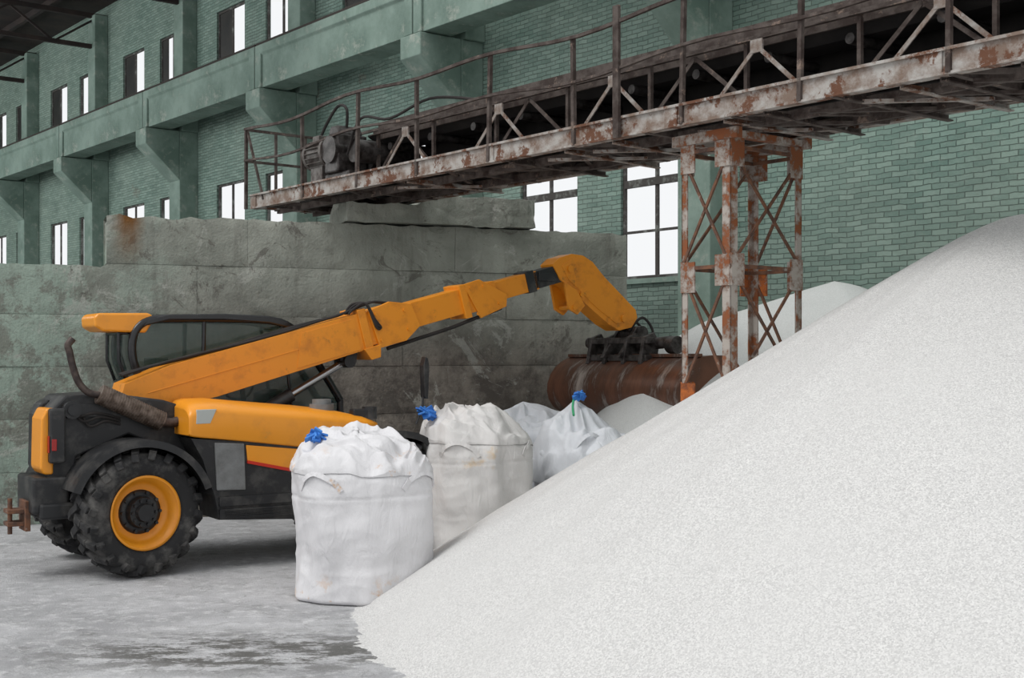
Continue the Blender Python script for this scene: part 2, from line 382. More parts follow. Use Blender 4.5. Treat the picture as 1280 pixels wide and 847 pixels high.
# ---------------------------------------------------------------- piles
nh=Vector((cT,sT))
def grid_obj(name,x0,x1,y0,y1,n,fn,mat,**kw):
    m=MB(); nx=n; ny=int(n*(y1-y0)/(x1-x0)); idx={}; vs=[]
    Z=[[fn(x0+(x1-x0)*i/nx,y0+(y1-y0)*j/ny) for i in range(nx+1)] for j in range(ny+1)]
    def vid(i,j):
        if (i,j) not in idx: idx[(i,j)]=len(vs); vs.append((x0+(x1-x0)*i/nx,y0+(y1-y0)*j/ny,Z[j][i]))
        return idx[(i,j)]
    fs=[]
    for j in range(ny):
        for i in range(nx):
            q=[(i,j),(i+1,j),(i+1,j+1),(i,j+1)]
            if max(Z[b][a] for a,b in q)<-.004: continue
            cx=x0+(x1-x0)*(i+.5)/nx; cy=y0+(y1-y0)*(j+.5)/ny
            if cx*nh.x+cy*nh.y>DW-.08: continue
            fs.append([vid(a,b) for a,b in q])
    vs=[(x,y,max(z,-.03)) for x,y,z in vs]
    m.add(vs,fs,0,True); return m.obj(name,mat,fixn=False,**kw)
PA=Vector((4.5,11.2)); PB=Vector((11,11.4))
def pile_h(x,y):
    p=Vector((x,y)); t=max(0,min(1,(p-PA).dot(PB-PA)/(PB-PA).length_squared)); v=p-(PA+(PB-PA)*t)
    if v.y<0: v.y*=.92
    d=v.length
    h=3.56-.614*math.sqrt(d*d+.10)
    h+=.035*noise.noise(Vector((x*.5,y*.5,3)))+.008*noise.noise(Vector((x*3,y*3,1)))
    h+=.035*noise.noise(Vector((math.atan2(v.y,v.x)*8,d*.3,2)))*min(1,d/2)
    if h<.06: h=.06*math.exp((h-.06)/.06)-.014+.010*noise.noise(Vector((x*3,y*3,7)))+.008*noise.noise(Vector((x*16,y*16,7)))
    return h
o=grid_obj('granule_pile',-2.2,10.5,4.0,17.5,540,pile_h,'pile',label='huge heap of fine white granules on factory floor',cat='pile'); o['kind']='stuff'
QA,QB=Vector((4.25,16.9)),Vector((2.95,16.9))
def pile2_h(x,y):
    p=Vector((x,y)); t=max(0,min(1,(p-QA).dot(QB-QA)/(QB-QA).length_squared)); d=(p-(QA+(QB-QA)*t)).length
    return 3.12-.42*t-.26*d-.16*d*d+.06*noise.noise(Vector((x*1.6,y*1.6,5)))-max(0,1.6-x)*.6
o=grid_obj('powder_pile',.3,7,12.5,18.4,200,pile2_h,'pile2',label='smaller grey-white powder heap against brick wall',cat='pile'); o['kind']='stuff'
# ---------------------------------------------------------------- big bags
def bag(cx,cy,r,H,seed,mat,rot,label,tent=0,blue=None,lean=(0,0),spout=(0,0),string=False,bs_=1):
    e=empty('bulk_bag',(cx,cy,0),rot,label=label,cat='bag',group='white bulk bags')
    R2=Matrix.Rotation(-rot,2)
    lean=R2@Vector(lean); spout=R2@Vector(spout)
    sv=Vector((seed*3.1,seed*1.7,seed*.9)); n=176; K=120
    zs_=.80 if not tent else .82
    def surf(t,a):
        c_,s2=math.cos(a),math.sin(a)
        if t<.05: s_=t/.05; rr=.80+.13*math.sin(s_*pi/2); z=.05*(1-math.cos(s_*pi/2)); k=0
        elif t<.6:
            s_=(t-.05)/.55; rr=.93+.07*math.sin(s_*pi*.85); z=.05+(H*zs_-.05)*s_; k=0
        else:
            s_=(t-.6)/.4; k=s_
            rr=(.93+.07*math.sin(pi*.85))*math.cos(s_*pi/2)**.62; z=H*zs_+H*(1-zs_)*math.sin(s_*pi/2)**1.1
        sq=(abs(c_)**2.6+abs(s2)**2.6)**(-1/2.6)
        R=r*rr*(1+(sq-1)*.7)
        q=Vector((c_*1.4,s2*1.4,z*1.1))+sv
        d=.07*noise.noise(q*1.1)+.035*noise.noise(q*2.7)
        cr=1-abs(noise.noise(Vector((c_*2.4,s2*2.4,z*2.2))+sv))*2.2
        cr2=1-abs(noise.noise(Vector((c_*5,s2*5,z*2.5+k))+sv*1.3))*2.2
        cr3=1-abs(noise.noise(Vector((c_*1.7+z,s2*1.7,z*2.6))+sv*.7))*2.4
        up=max(0,min(1,(t-.36)/.3)); d+=up*(.014*cr+.007*cr2)+.010*cr3
        d+=.006*(1-abs(noise.noise(Vector((c_*2,s2*2,z*8))+sv))*2)
        d-=.008*math.exp(-((z-H*.70-.02*c_)/.012)**2)
        P_=Vector((c_*R/r*1.5,s2*R/r*1.5,seed)); P_=P_+noise.noise_vector(P_*1.3)*.6
        cp=1-abs(noise.noise(P_*1.5))*2.5
        z+=k*(.02*cr+.065*cp)+.05*k*noise.noise(P_*.8)+k*(1-k*.2)*(lean.x*c_+lean.y*s2)*.5*math.cos(k*pi/2)
        f=math.cos(k*pi/2) if k else 1
        return Vector((c_*(R+d*f)+lean.x*.35*k,s2*(R+d*f)+lean.y*.35*k,z))
    m=MB(); vs=[surf(j/K,2*pi*i/n) for j in range(K+1) for i in range(n)]
    fs=[(j*n+i,j*n+(i+1)%n,(j+1)*n+(i+1)%n,(j+1)*n+i) for j in range(K) for i in range(n)]
    m.add(vs,fs,0,True); m.obj('bag_body',mat,parent=e,fixn=False)
    m=MB(); K2=80; vs=[]
    for j in range(K2+1):
        t=j/K2
        for i in range(n):
            a=2*pi*i/n; c_,s2=math.cos(a),math.sin(a)
            edge=1+.34*noise.noise(Vector((c_*1.1,s2*1.1,0))+sv)+.05*noise.noise(Vector((c_*3,s2*3,2))+sv)
            X,Y=c_*t,s2*t
            wv=noise.noise_vector(Vector((X*1.6,Y*1.6,0))+sv*2)*.7
            fold=1-abs(noise.noise(Vector((X*1.7,Y*1.7,.5))+wv+sv*2))*2.6
            fold2=1-abs(noise.noise(Vector((X*3.6,Y*3.6,1.5))+wv*1.5+sv))*2.4
            rad=1-abs(noise.noise(Vector((c_*2.0,s2*2.0,t*1.6))+wv*.6+sv))*2.4
            if tent:
                # liner: peaks at the tie, slumps over the rim and hangs close round the body
                Rn=1-(1-t)**1.7; sag=.12*noise.noise(Vector((c_*.9,s2*.9,4))+sv)
                R=r*1.06*Rn*(1+.10*(edge-1))+.045*rad*t+.025*fold2*t
                z=H*.84+tent*(1-Rn)**1.15+sag*Rn-.62*max(0,t-.55)-.5*max(0,t-.8)*edge+(.07*rad+.05*fold2+.11*fold)*min(1,t*2.5)*(1-.75*t)
                ox=spout.x*(1-t)**.8; oy=spout.y*(1-t)**.8
            else:
                tb=.60+.40*(1-min(1,t*edge*.9)); tb=max(.655,tb); b0=surf(tb,a)
                amp=min(1,t*3+.2)*(1-t)**.6
                z=b0.z+.022*(1-t)**.4+(.085*fold+.055*fold2+.02*rad)*amp+.06*(1-t)**2
                m_=Vector((c_,s2,0))*(.012+.02*amp*fold2)
                vs.append(Vector((b0.x+m_.x+spout.x*(1-t),b0.y+m_.y+spout.y*(1-t),z))); continue
            vs.append(Vector((c_*R+ox,s2*R+oy,z)))
    fs=[(j*n+i,j*n+(i+1)%n,(j+1)*n+(i+1)%n,(j+1)*n+i) for j in range(K2) for i in range(n)]
    m.add(vs,fs,0,True); m.obj('bag_top_fabric',mat if not tent else 'bag3',parent=e,fixn=False)
    if not tent:
        m=MB(); path=cat_([Vector((lean.x*.6+spout.x,lean.y*.6+spout.y,H-.04)),Vector((lean.x*1.3,lean.y*1.3-.05,H+.04)),Vector((lean.x*2.0,lean.y*2-.12,H+.04)),Vector((lean.x*2.6,lean.y*2.6-.18,H-.02))],8)
        vs=[]; q_=32
        for i,p in enumerate(path):
            tt=i/(len(path)-1); rr0=.17*(1-tt)**.8+.045+(.05*max(0,tt-.7)/.3)
            for j in range(q_):
                a=2*pi*j/q_; rr=rr0*(1+.35*(1-abs(noise.noise(Vector((math.cos(a)*2.2,math.sin(a)*2.2,tt*1.5))+sv))*2.6))
                vs.append(p+Vector((math.cos(a)*rr*.8,math.sin(a)*rr,math.sin(a+.6)*rr*.45)))
        fs=[(i*q_+j,i*q_+(j+1)%q_,(i+1)*q_+(j+1)%q_,(i+1)*q_+j) for i in range(len(path)-1) for j in range(q_)]
        m.add(vs,fs,0,True); k_=(len(path)-1)*q_; m.add(vs,[tuple(range(k_,k_+q_))]); m.obj('bag_spout',mat,parent=e)
    for a0 in ((.8,2.35,3.95,5.5) if not tent else (3.7,5.2)):
        m=MB(); c_,s2=math.cos(a0),math.sin(a0); pts=[]
        for i in range(15):
            q=i/14
            if tent:
                an=a0+(q-.5)*.7; k1=1.12-.34*q; pts.append(Vector((math.cos(an)*r*k1,math.sin(an)*r*k1,H*.72+.30*math.sin(q*pi*.8)+.12*q)))
            else:
                an=a0+(q-.5)*.7; p=surf(.56+.10*math.sin(q*pi),an); pts.append(p+Vector((c_,s2,.6)).normalized()*(.008+.010*math.sin(q*pi)))
        for i in range(14): m.beam(pts[i],pts[i+1],.045,.008,0,up=(c_,s2,.4))
        m.obj('lifting_loop',mat,parent=e)
    if blue:
        v2=R2@Vector(blue[:2]); bx,by,bz=v2.x,v2.y,blue[2]; m=MB()
        for k in range(13):
            a=random.uniform(0,6.28); l_=random.uniform(.06,.12)*bs_
            q=Vector((bx+math.cos(a)*l_,by+math.sin(a)*l_*.6,bz+random.uniform(-.06,.06)*bs_))
            m.beam((bx,by,bz),q,.08*bs_,.02,0,up=(random.random(),random.random(),.4))
        m.obj('blue_tie','blue',parent=e,bevel=.006)
    if string:
        m=MB(); p0=Vector((spout.x-.05,spout.y-.04,H*.84+tent+.03)); m.tube(cat_([p0+Vector((.1,0,.0)),p0+Vector((-.05,-.04,0)),p0+Vector((-.2,-.14,-.10)),p0+Vector((-.32,-.26,-.20))]),.014)
        m.obj('green_string','greenstring',parent=e)
    return e
bag(-1.32,11.35,.60,1.31,1,'bag',.25,'full white woven bulk bag with blue tie beside granule pile',blue=(-.36,-.34,1.44),lean=(-.12,0),bs_=.95)
bag(-.40,14.2,.60,1.40,2,'bag2',.5,'full white bulk bag with yellow-brown stain and gathered top',blue=(-.54,-.30,1.50),lean=(-.22,0),spout=(-.05,0),bs_=1.1)
bag(.26,16.25,.64,1.34,3,'bag3',.1,'crumpled open white plastic bulk bag',tent=.42,spout=(-.12,0))
bag(.95,15.15,.64,1.18,5,'bag3',.8,'white bulk bag with peaked wrinkled liner and green string',tent=.62,blue=(-.16,-.14,1.66),spout=(-.20,0),string=True,bs_=.9)
bag(1.60,16.05,.54,1.10,7,'bag3',.3,'low half-empty white bulk bag under loader bucket',tent=.24,spout=(.05,0))
# ---------------------------------------------------------------- conveyor gantry (hall frame)
D0,D1=8.73,10.2; ZB=4.28; ZD=4.46; XL=hx(314,D0); XR=hx(1700,D0)
co_=Vector((hx(800,9.4),9.4,0))
conv=empty('conveyor_gantry',HALL@co_,HALL.to_euler().z,label='long rusty overhead belt conveyor gantry with walkway railing',cat='conveyor'); OFF[conv.name]=co_
m=MB()
for D,s in ((D0,1),(D1,-1)):
    a0,b0=(D,D+.02) if s==1 else (D-.02,D)
    m.box(XL,XR,a0,b0,ZB,ZD)
    a,b=(D,D+.09) if s==1 else (D-.09,D)
    m.box(XL,XR,a-.02,b,ZB-.012,ZB+.008); m.box(XL,XR,a-.03,b,ZD-.01,ZD+.015)
    x=XL
    while x<XR:
        m.box(x,x+.16,a0-.014 if s==1 else b0,a0 if s==1 else b0+.014,ZB+.01,ZD-.01); x+=2.8
m.box(XL-.02,XL+.08,D0,D1,ZB,ZD)
m.obj('side_chord','peel',parent=conv)
m=MB(); x=XL+.4; i=0
while x<XR:
    m.box(x,x+.06,D0+.02,D1-.02,ZB-.02,ZB+.08)
    if i%2==0: m.beam((x,D0+.05,ZB+.02),(x+1.1,D1-.05,ZB+.02),.05,.04)
    else: m.beam((x,D1-.05,ZB+.02),(x+1.1,D0+.05,ZB+.02),.05,.04)
    x+=1.1; i+=1
for y in (9.15,9.75): m.box(XL,XR,y,y+.05,ZB-.05,ZB+.04)
m.obj('cross_member','peelD',parent=conv)
m=MB(); m.box(XL+.1,XR,D0+.75,D1-.06,ZD-.05,ZD-.02); m.obj('deck_plate','belt',parent=conv)
m=MB(); x=XL+.1
while x<XR-.8:
    m.beam((x,D0+.06,ZD-.02),(x+.7,D0+.76,ZD-.02),.014,.01); m.beam((x,D0+.76,ZD-.02),(x+.7,D0+.06,ZD-.02),.014,.01); x+=.09
m.obj('walkway_mesh','peelD',parent=conv)
for px in (560,690,760,820,960,1010,1110,1180,1230,1330):
    m=MB(); x=hx(px,9.4); jj=random.uniform(-.1,.1); m.angle((x,D0+.05,ZB-.05),(x+jj,D1+.02,ZB-.07),.06,.012)
    m.beam((x-.5,D0+.25,ZB-.04),(x+.45,D1-.2,ZB-.03),.05,.03)
    m.obj('under_brace','peelD' if px%20 else 'peel',parent=conv)
XT=hx(455,D0+.2)
m=MB()
for D in (D0+.35,D1-.25):
    m.angle((XT,D,ZD+.02),(XR,D,ZD+.02),.05,.01); m.angle((XT,D,ZD+.54),(XR,D,ZD+.54),.05,.01)
    x=XT+.1; i=0
    while x<XR-1.3:
        m.angle((x,D,ZD),(x,D,ZD+.56),.04,.01)
        if i%2==0: m.beam((x+.05,D,ZD+.04),(x+.6,D,ZD+.52),.012,.04); m.beam((x+1.2,D,ZD+.04),(x+.6,D,ZD+.52),.012,.04)
        x+=1.25; i+=1
m.obj('belt_truss','peelD',parent=conv)
x=XT+.3
while x<XR-1:
    m=MB(); m.beam((x,D0+.31,ZD+.03),(x+.5,D0+.31,ZD+.48),.012,.04); m.beam((x+1.0,D0+.31,ZD+.03),(x+.5,D0+.31,ZD+.48),.012,.04)
    m.box(x+.43,x+.57,D0+.30,D0+.32,ZD+.42,ZD+.55); m.obj('gusset_brace','peel',parent=conv); x+=1.9
m=MB()
m.prism([(D0+.45,ZD+.60),(D0+.65,ZD+.48),(D1-.5,ZD+.48),(D1-.3,ZD+.60),(D1-.3,ZD+.58),(D1-.5,ZD+.45),(D0+.65,ZD+.45),(D0+.45,ZD+.58)],XT-.3,XR,'x')
m.box(XT-.3,XR,D0+.5,D1-.35,ZD+.12,ZD+.15)
m.cyl((XT-.3,D0+.45,ZD+.34),(XT-.3,D1-.3,ZD+.34),.2,n=24)
m.box(XT,XR,D0+.42,D0+.45,ZD+.50,ZD+.72,1); m.box(XT,XR,D1-.3,D1-.27,ZD+.1,ZD+.75,0)
m.obj('conveyor_belt',['belt','peelD'],parent=conv)
m=MB(); x=XT+.2
while x<XR: m.cyl((x,D0+.47,ZD+.40),(x,D1-.32,ZD+.40),.05,n=10); x+=.9
m.obj('idler_roller','steel',parent=conv)
rail=[309,380,448,523,613,720,855,1003,1190,1420]
ZT=5.44
def wav(x): return .035*math.sin(x*2.1)+.03*math.sin(x*.9+1)
m=MB()
for px in rail:
    x=hx(px,D0); tl=random.uniform(-.04,.04); m.angle((x,D0-.03,ZB),(x+tl,D0-.03,ZT+wav(x)),.042,.01)
x=hx(772,D0); m.box(x,x+.08,D0-.07,D0-.035,ZB-.02,ZT+.12)
xa=hx(309,D0)
for za,a,th in ((ZT,xa,.035),(4.98,xa,.028)):
    while a<XR-.1:
        b=min(a+.35,XR); m.beam((a,D0-.04,za+wav(a)),(b,D0-.04,za+wav(b)),.035,th); a=b
for z in (ZT,4.98): m.beam((xa,D0-.03,z),(xa,D1,z),.035,.035)
for y in (9.2,9.7,D1): m.beam((xa,y,ZB),(xa,y,ZT),.035,.035)
m.beam((xa,D1,ZT),(xa+1.6,D1,ZT),.035,.035); m.beam((xa+1.6,D1,ZB),(xa+1.6,D1,ZT),.035,.035); m.beam((xa,D1,4.98),(xa+1.6,D1,4.98),.035,.035)
m.beam((xa,D0,ZT),(xa+.5,D0,ZB+.1),.03,.03)
m.obj('walkway_railing','peelD',parent=conv)
xm=hx(418,8.9); m=MB()
zc=ZD+.38
m.cyl((xm-.38,8.86,zc),(xm+.02,8.86,zc),.19,n=28); m.cyl((xm+.02,8.86,zc),(xm+.08,8.86,zc),.23,n=28); m.cyl((xm-.44,8.86,zc),(xm-.38,8.86,zc),.21,n=28); m.cyl((xm-.47,8.86,zc),(xm-.44,8.86,zc),.12,n=20)
for k in range(20):
    a=k*2*pi/20; c=Vector((0,8.86+.20*math.cos(a),zc+.20*math.sin(a)))
    m.beam((xm-.37,c.y,c.z),(xm,c.y,c.z),.012,.045,0,up=(0,math.cos(a),math.sin(a)))
m.box(xm-.35,xm-.05,8.74,8.98,ZD,ZD+.22); m.box(xm-.27,xm-.1,8.72,8.84,zc+.1,zc+.24)
m.obj('drive_motor','motor',parent=conv,bevel=.006)
m=MB(); m.box(xm+.08,xm+.42,8.7,9.15,ZD+.08,ZD+.58); m.cyl((xm+.25,8.66,zc),(xm+.25,9.5,zc),.18,n=24); m.box(xm,xm+.6,8.75,9.2,ZD,ZD+.08)
m.prism([(xm+.1,ZD+.58),(xm+.4,ZD+.58),(xm+.34,ZD+.7),(xm+.16,ZD+.7)],8.74,9.1); m.cyl((xm+.65,8.8,zc-.05),(xm+.65,9.6,zc-.05),.15,n=24)
m.obj('gearbox','steel',parent=conv,bevel=.02)
m=MB(); m.tube(cat_([(xm+.3,8.9,ZD+.6),(xm+.40,8.85,ZD+.9),(xm+.1,8.9,ZD+1.0),(xm-.1,8.85,ZD+.8),(xm-.2,8.8,ZD+.6)]),.02,8)
m.obj('power_cable','belt',parent=conv)
m=MB(); m.tube(cat_([(xm+.5,8.8,ZD+.3),(xm+.9,8.75,ZD+.7),(xm+1.5,8.8,ZD+.62),(xm+2.3,8.85,ZD+.75),(xm+3.2,8.85,ZD+.6)]),.018,8)
m.obj('power_cable','belt',parent=conv)
# support tower
co_=Vector((hx(880,9.4),9.4,0))
tower=empty('support_tower',HALL@co_,HALL.to_euler().z,label='rusty lattice steel support tower under conveyor',cat='tower'); OFF[tower.name]=co_
TA,TB=hx(852,8.95),hx(913,8.95); YA,YB=8.95,9.98
legs=[(TA,YA,1,1),(TB,YA,-1,1),(TA,YB,1,-1),(TB,YB,-1,-1)]
zs_=[.3,1.75,2.95,4.05]
for li,(x,y,fx,fy) in enumerate(legs):
    m=MB(); w_=.075 if li!=1 else .10; th=.012
    m.box(min(x,x+fx*w_),max(x,x+fx*w_),min(y,y+fy*th),max(y,y+fy*th),0,4.18)
    m.box(min(x,x+fx*th),max(x,x+fx*th),min(y,y+fy*w_),max(y,y+fy*w_),0,4.18)
    for gi,z in enumerate(zs_[1:]):
        zz=z-random.uniform(0,.08); mi=1 if (gi==0 and li in (0,3)) or (gi==1 and li==2) else 0; g_=.18
        m.box(min(x,x+fx*g_),max(x,x+fx*g_),y-.014 if fy>0 else y,y if fy>0 else y+.014,zz-.17,zz+.12,mi)
        m.box(x-.014 if fx>0 else x,x if fx>0 else x+.014,min(y,y+fy*g_),max(y,y+fy*g_),zz-.17,zz+.13,mi)
    m.obj('tower_leg',['peelT','rustor'],parent=tower)
def face(p,q,full):
    a,b=legs[p],legs[q]; A=Vector((a[0],a[1],0)); B=Vector((b[0],b[1],0)); m=MB()
    for i in range(3):
        Z0,Z1=Vector((0,0,zs_[i])),Vector((0,0,zs_[i+1]))
        if full or i%2==0: m.beam(A+Z0,B+Z1,.02,.026)
        if full or i%2==1: m.beam(B+Z0,A+Z1,.02,.026)
        m.beam(A+Z1,B+Z1,.025,.035)
    m.obj('cross_brace','brace',parent=tower)
for p,q,fl in ((0,1,True),(2,3,False),(0,2,False),(1,3,True)): face(p,q,fl)
m=MB(); m.box(TA-.1,TB+.1,YA-.03,YA+.05,4.12,4.22); m.box(TA-.1,TB+.1,YB-.05,YB+.03,4.12,4.22); m.box(TA-.05,TA+.05,YA,YB,4.14,4.2); m.box(TB-.05,TB+.05,YA,YB,4.14,4.2)
m.obj('head_beam','peelT',parent=tower)
# ---------------------------------------------------------------- telehandler
RX,RY,AA=-4.04,13.0,math.radians(33); cA,sA=math.cos(AA),math.sin(AA)
def sd(px,py,w):
    t=(px-640)/F; l=(t*(RY+cA*w)-RX+sA*w)/(cA-t*sA); Y=RY+sA*l+cA*w
    return (l,CH-(py-HZ)*Y/F)
def sp(px,py,w): a=sd(px,py,w); return Vector((a[0],w,a[1]))
T=empty('telehandler',(RX,RY,0),AA,label='orange and black telescopic handler with extended boom and bucket',cat='telehandler')
def wheel(l,w,out,steer):
    e=bpy.data.objects.new('wheel',None); bpy.context.scene.collection.objects.link(e); e.parent=T; e.location=(l,w,.62); e.rotation_euler=(0,0,math.radians(steer)); OFF[e.name]=Vector()
    m=MB()
    m.lathe_y([(-.15,.33),(-.185,.36),(-.215,.44),(-.21,.52),(-.17,.565),(-.08,.578),(0,.58),(.08,.578),(.17,.565),(.21,.52),(.215,.44),(.185,.36),(.15,.33)],64)
    nl=20
    for k in range(nl):
        for s_ in (-1,1):
            a0=2*pi*(k+(.5 if s_>0 else 0))/nl
            P=lambda y,r,da:Vector((r*math.cos(a0+da),y*s_,r*math.sin(a0+da)))
            ch_=[P(-.02,.592,0),P(.10,.594,.11),P(.20,.57,.2),P(.222,.50,.24)]
            for i in range(3):
                mid=(ch_[i]+ch_[i+1])/2; m.beam(ch_[i],ch_[i+1],.07,.055,0,up=(mid.x,mid.y*.6,mid.z))
    m.obj('tyre','rubber',parent=e,bevel=.006)
    o=out; m=MB()
    m.lathe_y([(o*.19,.335),(o*.20,.36),(o*.175,.345),(o*.16,.315),(o*.08,.295),(o*.05,.25),(o*.06,.19),(o*.10,.13),(o*.10,.0001),(o*.03,.0001),(0,.2),(0,.30),(-o*.15,.32),(-o*.18,.35),(-o*.17,.30),(o*.0,.30),(o*.02,.335)],48,closed=False)
    m.obj('rim','orange_clean',parent=e)
    m=MB(); m.lathe_y([(o*.055,.215),(o*.075,.21),(o*.09,.17),(o*.085,.13),(o*.05,.13)],40)
    m.cyl((0,o*.08,0),(0,o*.15,0),.155,.14,n=32); m.cyl((0,o*.15,0),(0,o*.20,0),.09,.08,n=24)
    for k in range(10):
        a=2*pi*k/10; m.cyl((.118*math.cos(a),o*.15,.118*math.sin(a)),(.118*math.cos(a),o*.178,.118*math.sin(a)),.016,n=6,sm=False)
        m.cyl((.19*math.cos(a),o*.05,.19*math.sin(a)),(.19*math.cos(a),o*.11,.19*math.sin(a)),.018,n=6,sm=False)
    m.obj('hub','black',parent=e)
wheel(0,-.77,-1,9); wheel(0,.77,1,9); wheel(2.75,-.77,-1,0); wheel(2.75,.77,1,0)
m=MB()
m.prism([(-.72,.70),(-.78,1.0),(-.72,1.62),(-.6,1.74),(-.2,1.76),(.35,1.68),(.75,1.55),(.85,1.2),(.7,.75),(.55,1.1),(0,1.35),(-.5,1.15),(-.55,.70)],-.50,.22)
m.box(-.6,3.3,-.33,.33,.62,1.05); m.cyl((0,-.75,.62),(0,.75,.62),.11); m.cyl((2.75,-.75,.62),(2.75,.75,.62),.11)
m.box(2.4,3.35,-.38,.38,.6,1.25); m.prism([(3.2,.55),(3.5,.75),(3.5,1.1),(3.2,1.25)],-.4,.4)
m.obj('chassis','black',parent=T,bevel=.02)
m=MB(); m.box(-.92,-.58,-.56,.10,.62,.97); m.box(-.86,-.45,-.60,.05,.57,.72)
m.obj('counterweight','black',parent=T,bevel=.025)
m=MB(); m.prism([(-.80,.99),(-.84,1.05),(-.83,1.52),(-.78,1.62),(-.70,1.62),(-.72,.99)],-.52,-.12)
m.obj('rear_cowl','orange_clean',parent=T,bevel=.02,seg=3)
m=MB(); m.prism([(-.78,.99),(-.81,1.05),(-.80,1.55),(-.74,1.66),(-.66,1.70),(-.68,.99)],-.12,.15); m.obj('rear_grille','black',parent=T,bevel=.02)
m=MB(); m.box(-.77,-.62,-.60,-.5,1.10,1.62); m.obj('light_housing','black',parent=T,bevel=.02)
m=MB(); m.box(-.755,-.71,-.615,-.60,1.22,1.33); m.box(-.78,-.77,-.59,-.53,1.20,1.36); m.obj('tail_light','red',parent=T,bevel=.004)
m=MB(); m.box(-1.10,-.90,-.36,-.16,.50,.54); m.box(-1.10,-.90,-.36,-.16,.62,.66); m.cyl((-1.06,-.26,.42),(-1.06,-.26,.76),.022); m.box(-.95,-.90,-.40,-.12,.45,.74)
m.obj('tow_hitch','brace',parent=T,bevel=.006)
m=MB(); c=sp(88,512,-.50); m.cyl(c+Vector((0,-.09,0)),c+Vector((0,.1,0)),.085,n=24); m.cyl(c+Vector((0,-.12,0)),c+Vector((0,-.09,0)),.05,n=16); m.beam(c,c+Vector((.5,.05,-.02)),.12,.12)
m.obj('boom_pivot','black',parent=T)
for k in range(3):
    m=MB(); m.tube(cat_([sp(78+10*k,505,-.5),sp(95+8*k,520+6*k,-.54),sp(120+6*k,516+5*k,-.55),sp(150,522+4*k,-.5)],5),.014,8); m.obj('hydraulic_hose','belt',parent=T)
def fender(l,w0,w1,a0,a1,r=.70):
    m=MB(); n=24; P=[]
    for i in range(n+1):
        a=math.radians(a0+(a1-a0)*i/n); P.append((l+r*math.cos(a),.62+r*math.sin(a)))
    Q=[(l+(x-l)*.955,.62+(z-.62)*.955) for x,z in P]
    for i in range(n):
        m.prism([P[i],P[i+1],Q[i+1],Q[i]],w0,w1)
        q=[P[i],P[i+1],(l+(P[i+1][0]-l)*.9,.62+(P[i+1][1]-.62)*.9),(l+(P[i][0]-l)*.9,.62+(P[i][1]-.62)*.9)]
        m.prism(q,w0-.012,w0+.012)
    return m.obj('fender','black',parent=T,fixn='weld')
fender(0,-1.0,-.5,18,160); fender(0,.5,1.0,18,160); fender(2.75,-1.0,-.45,25,150); fender(2.75,.45,1.0,25,150)
wf=-.93
st=[]
for px,yt,yb in ((236,516,544),(241,509,546),(250,506,547),(275,505,549),(310,508,552),(350,511,556),(390,514,560),(430,518,555),(458,524,548),(472,531,540)):
    a=sd(px,yt,wf); b_=sd(px,yb,wf); st.append((a[0],a[1],b_[1]))
m=MB(); vs=[]
for l,zt,zb in st:
    h=zt-zb; prof_=[]; r=min(.13,h*.45)
    prof_.append((-.36,zt+.05)); prof_.append((-.50,zt+.045))
    for i in range(9):
        a=pi/2+(pi/2)*i/8; prof_.append((wf+r*2.2+r*2.2*math.cos(a),zt+.035-r+r*math.sin(a)))
    for i in range(4):
        a=pi+(pi/2)*i/3; prof_.append((wf+.03+.03*math.cos(a),zb+.02+.02*math.sin(a)))
    prof_.append((-.36,zb)); vs+=[(l,w_,z) for w_,z in prof_]; K=len(prof_)
fs=[(i*K+j,i*K+(j+1)%K,(i+1)*K+(j+1)%K,(i+1)*K+j) for i in range(len(st)-1) for j in range(K)]
m.add(vs,fs,0,True); m.add(vs,[tuple(range(K)),tuple(range(len(vs)-K,len(vs)))],0)
m.obj('engine_hood','orange_clean',parent=T,fixn='weld')
m=MB(); q=[sd(x,y,wf+.01) for x,y in ((308,556),(400,563),(400,594),(362,586),(310,576))]
m.prism(q,wf+.015,-.5); m.obj('side_panel','orange_clean',parent=T,bevel=.008)
m=MB(); q=[sd(x,y,wf) for x,y in ((310,575),(364,585),(364,589),(310,579))]
m.prism(q,wf+.005,-.6); m.obj('stripe','redline',parent=T)
m=MB(); q=[sd(x,y,wf) for x,y in ((240,548),(420,558),(440,600),(420,648),(275,650),(270,620),(262,600),(255,575))]
m.prism(q,wf+.03,-.36)
a=sd(275,614,wf); b_=sd(420,616,wf); m.box(a[0],b_[0],wf,wf+.05,.50,.60); m.box(a[0],b_[0],wf+.005,wf+.05,.63,.72)
for k in range(5): m.box(a[0]+.05,b_[0],wf-.01,wf,.52+k*.016,.526+k*.016)
m.obj('engine_bay','black',parent=T,bevel=.012)
m=MB(); q=[sd(x,y,wf) for x,y in ((269,553),(306,554),(308,612),(272,613))]
m.prism(q,wf+.01,wf+.06); m.obj('vent_panel','grey',parent=T,bevel=.01)
m=MB(); q=[sd(x,y,wf) for x,y in ((246,512),(271,511),(263,529),(245,530))]
m.prism(q,wf-.004,wf+.16); m.obj('marker_lamp','light',parent=T,bevel=.006)
m=MB(); c=sp(402,514,-.6); m.cyl(c,c+Vector((0,0,.08)),.13,n=24); m.cyl(c+Vector((0,0,.08)),c+Vector((0,0,.13)),.10,n=24)
m.obj('filler_cap','grey',parent=T,bevel=.008)
m=MB(); c=sp(462,516,-.75); m.cyl(c-Vector((0,0,.06)),c+Vector((0,0,.07)),.08,n=20); m.box(c.x-.22,c.x-.02,c.y-.06,c.y+.06,c.z-.08,c.z+.05)
m.obj('work_lamp','black',parent=T,bevel=.02)
m=MB(); a=sp(124,492,-.58); b_=sp(203,527,-.58); m.cyl(a,b_,.092,n=32); d=(b_-a)
for k in range(26):
    c=a+d*(k+.5)/26; m.cyl(c-d*.007,c+d*.007,.10,n=32)
m.obj('muffler','exhaust',parent=T)
